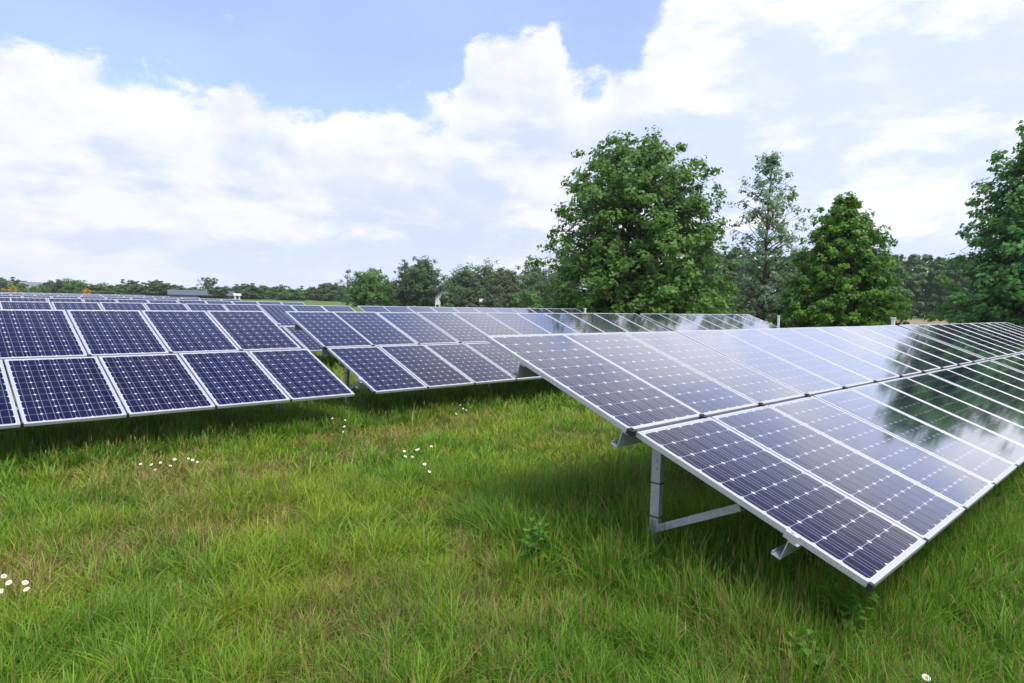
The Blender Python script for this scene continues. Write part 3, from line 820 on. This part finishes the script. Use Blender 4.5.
# ------------------------------------------------------------------ leafy weeds in the grass
def weed(loc, h, n, seed, label, spread=.16):
    rg = random.Random(seed); r = empty('weed_plant', loc); tag(r, label, 'plant')
    sb, lb = MB(), MB(); tints = []
    for s in range(n):
        a = rg.uniform(0, 6.28); tip = Vector((math.cos(a) * spread * rg.uniform(.2, 1), math.sin(a) * spread * rg.uniform(.2, 1), h * rg.uniform(.7, 1)))
        base = Vector((tip.x * .15, tip.y * .15, 0)); mid_ = base.lerp(tip, .5) + Vector((-tip.x * .15, -tip.y * .15, 0))
        sb.tube(base, mid_, .004, .003, 5, cap=False); sb.tube(mid_, tip, .003, .0015, 5, cap=False)
        for k_ in range(9):
            u = .25 + .75 * k_ / 8; p = base.lerp(mid_, u * 2) if u < .5 else mid_.lerp(tip, u * 2 - 1)
            b_ = k_ * 2.4 + rg.uniform(-.4, .4); L = rg.uniform(.075, .14) * (1.15 - .5 * u); d_ = Vector((math.cos(b_), math.sin(b_), .35)).normalized(); s_ = d_.cross(Vector((0, 0, 1))).normalized() * L * .33
            q1, q2 = p + d_ * L * .45, p + d_ * L + Vector((0, 0, -.25 * L)); up = Vector((0, 0, .12 * L))
            lb.tri(p, q1 + s_ + up, q1); lb.tri(p, q1, q1 - s_ + up); lb.tri(q1, q1 + s_ + up, q2); lb.tri(q1, q2, q1 - s_ + up)
            tints += [rg.uniform(.1, .9)] * 12
    link('stem', sb.mesh('stem', M_weed), r)
    me = bpy.data.meshes.new('leaves'); me.from_pydata(lb.v, [], lb.f); me.materials.append(M_weed)
    a_ = me.attributes.new('tint', 'FLOAT', 'POINT'); a_.data.foreach_set('value', tints)
    link('leaves', me, r)

def gnd(px, py, z=0.0):
    v = CF + CR * ((px - 512) / FPX) - CU * ((py - 341.5) / FPX)
    t_ = (z - CAM_H) / v.z
    return Vector((v.x * t_, v.y * t_, 0))
weed(gnd(843, 612, .3), .50, 15, 1, 'bushy broad leaved weed in the grass below the lower corner of the nearest array', .15)
weed(gnd(535, 548, .25), .46, 8, 2, 'dark leafy weed standing in the meadow left of the galvanised post', .11)
weed(gnd(705, 585, .25), .34, 6, 3, 'small broad leaved weed under the front brace of the nearest array', .12)
weed(gnd(812, 650, .25), .32, 6, 4, 'low leafy weed at the bottom edge right of the middle', .12)
weed(gnd(575, 520, .25), .36, 6, 5, 'small weed in the shade left of the upper purlin end', .10)

# ------------------------------------------------------------------ daisies
M_petal = simple('white_petal', (0.82, 0.82, 0.78), .6, .2, 0, .03, 30)
M_disc = simple('yellow_disc', (0.65, 0.42, 0.03), .7, .2, 0, .1, 60)
M_stalk = simple('green_stalk', (0.06, 0.13, 0.025), .6, .2, 0, .15, 30)
def daisy_meshes():
    m = MB(); m.tube((0, 0, 0), (.012, .004, .20), .0022, .002, 5, cap=False); m.tube((.012, .004, .20), (.008, .0, .396), .002, .0018, 5, cap=False)
    stalk = m.mesh('stem', M_stalk)
    m = MB(); R = .025
    for k_ in range(14):
        a_ = k_ * 2 * math.pi / 14; d_ = Vector((math.cos(a_), math.sin(a_), 0)); s_ = Vector((-d_.y, d_.x, 0)) * .0062
        b_ = d_ * .008; c_ = d_ * R * .6 + Vector((0, 0, .003)); e_ = d_ * R + Vector((0, 0, -.001))
        m.quad(b_ - s_ * .5, c_ - s_, c_ + s_, b_ + s_ * .5); m.quad(c_ - s_, e_ - s_ * .55, e_ + s_ * .55, c_ + s_)
    pet = m.mesh('petals', M_petal)
    bm = bmesh.new(); bmesh.ops.create_uvsphere(bm, u_segments=10, v_segments=6, radius=.0105)
    for v in bm.verts: v.co.z *= .55
    me = bpy.data.meshes.new('flower_disc'); bm.to_mesh(me); bm.free(); me.materials.append(M_disc)
    return stalk, pet, me
STALK, PETALS, DISC = daisy_meshes()
def daisy_tree():
    r = empty('daisy'); link('stem', STALK, r)
    p = link('petals', PETALS, r, (.008, 0, .398)); p.rotation_euler = (rad(32), rad(10), 0)
    link('flower_disc', DISC, p, (0, 0, .003))
    return r
proto = daisy_tree(); used = False
clusters = [
    ('white daisy in the loose cluster below the large left array', 'daisies below the large left array',
     [(140, 464), (151, 465), (155, 471), (160, 465), (174, 459), (188, 459), (192, 461), (197, 463), (170, 463)]),
    ('white daisy in the small cluster at the left edge of the meadow', 'daisies at the left edge',
     [(3, 578), (8, 586), (24, 582), (26, 585), (1, 595)]),
    ('white daisy in the cluster near the middle of the meadow', 'daisies in the middle of the meadow',
     [(404, 450), (416, 449), (431, 448), (405, 458), (412, 455), (424, 466), (429, 470), (418, 448)]),
    ('small white daisy in the grass in front of the gap in the second row', 'daisies before the gap',
     [(332, 420), (344, 426), (345, 421), (343, 432)]),
    ('small white daisy in the grass in front of the middle array', 'daisies before the middle array',
     [(456, 413), (466, 410), (463, 407), (460, 404)]),
]
rg = random.Random(3)
for lab, grp, ps in clusters:
    for (px, py) in ps:
        if used: d_ = copy_tree(proto)
        else: d_ = proto; used = True
        d_.location = gnd(px, py, .26); s_ = rg.uniform(.45, .8); d_.scale = (s_, s_, rg.uniform(.58, .72)); d_.rotation_euler = (0, 0, rad(YAW - 90) + rg.uniform(-.9, .9))
        tag(d_, lab, 'flower', grp)
d_ = copy_tree(proto); d_.location = gnd(925, 677, .26); d_.scale = (.8, .8, .65)
del d_['group']
tag(d_, 'single white daisy at the bottom edge below the nearest array', 'flower')

# ------------------------------------------------------------------ haze in the far distance
hm = MB(); hm.box(-950, 950, -950, 950, -1.2, 24)
M_haze = bpy.data.materials.new('haze'); M_haze.use_nodes = True
ht = M_haze.node_tree; ht.nodes.clear()
ho = ht.nodes.new('ShaderNodeOutputMaterial'); pv = ht.nodes.new('ShaderNodeVolumePrincipled')
pv.inputs['Color'].default_value = (0.93, 0.96, 1.0, 1); pv.inputs['Density'].default_value = 0.00025; pv.inputs['Anisotropy'].default_value = 0.3
ht.links.new(pv.outputs[0], ho.inputs['Volume'])
tag(link('haze', hm.mesh('haze', M_haze)), 'thin pale summer haze over the far fields', 'haze', kind='stuff')
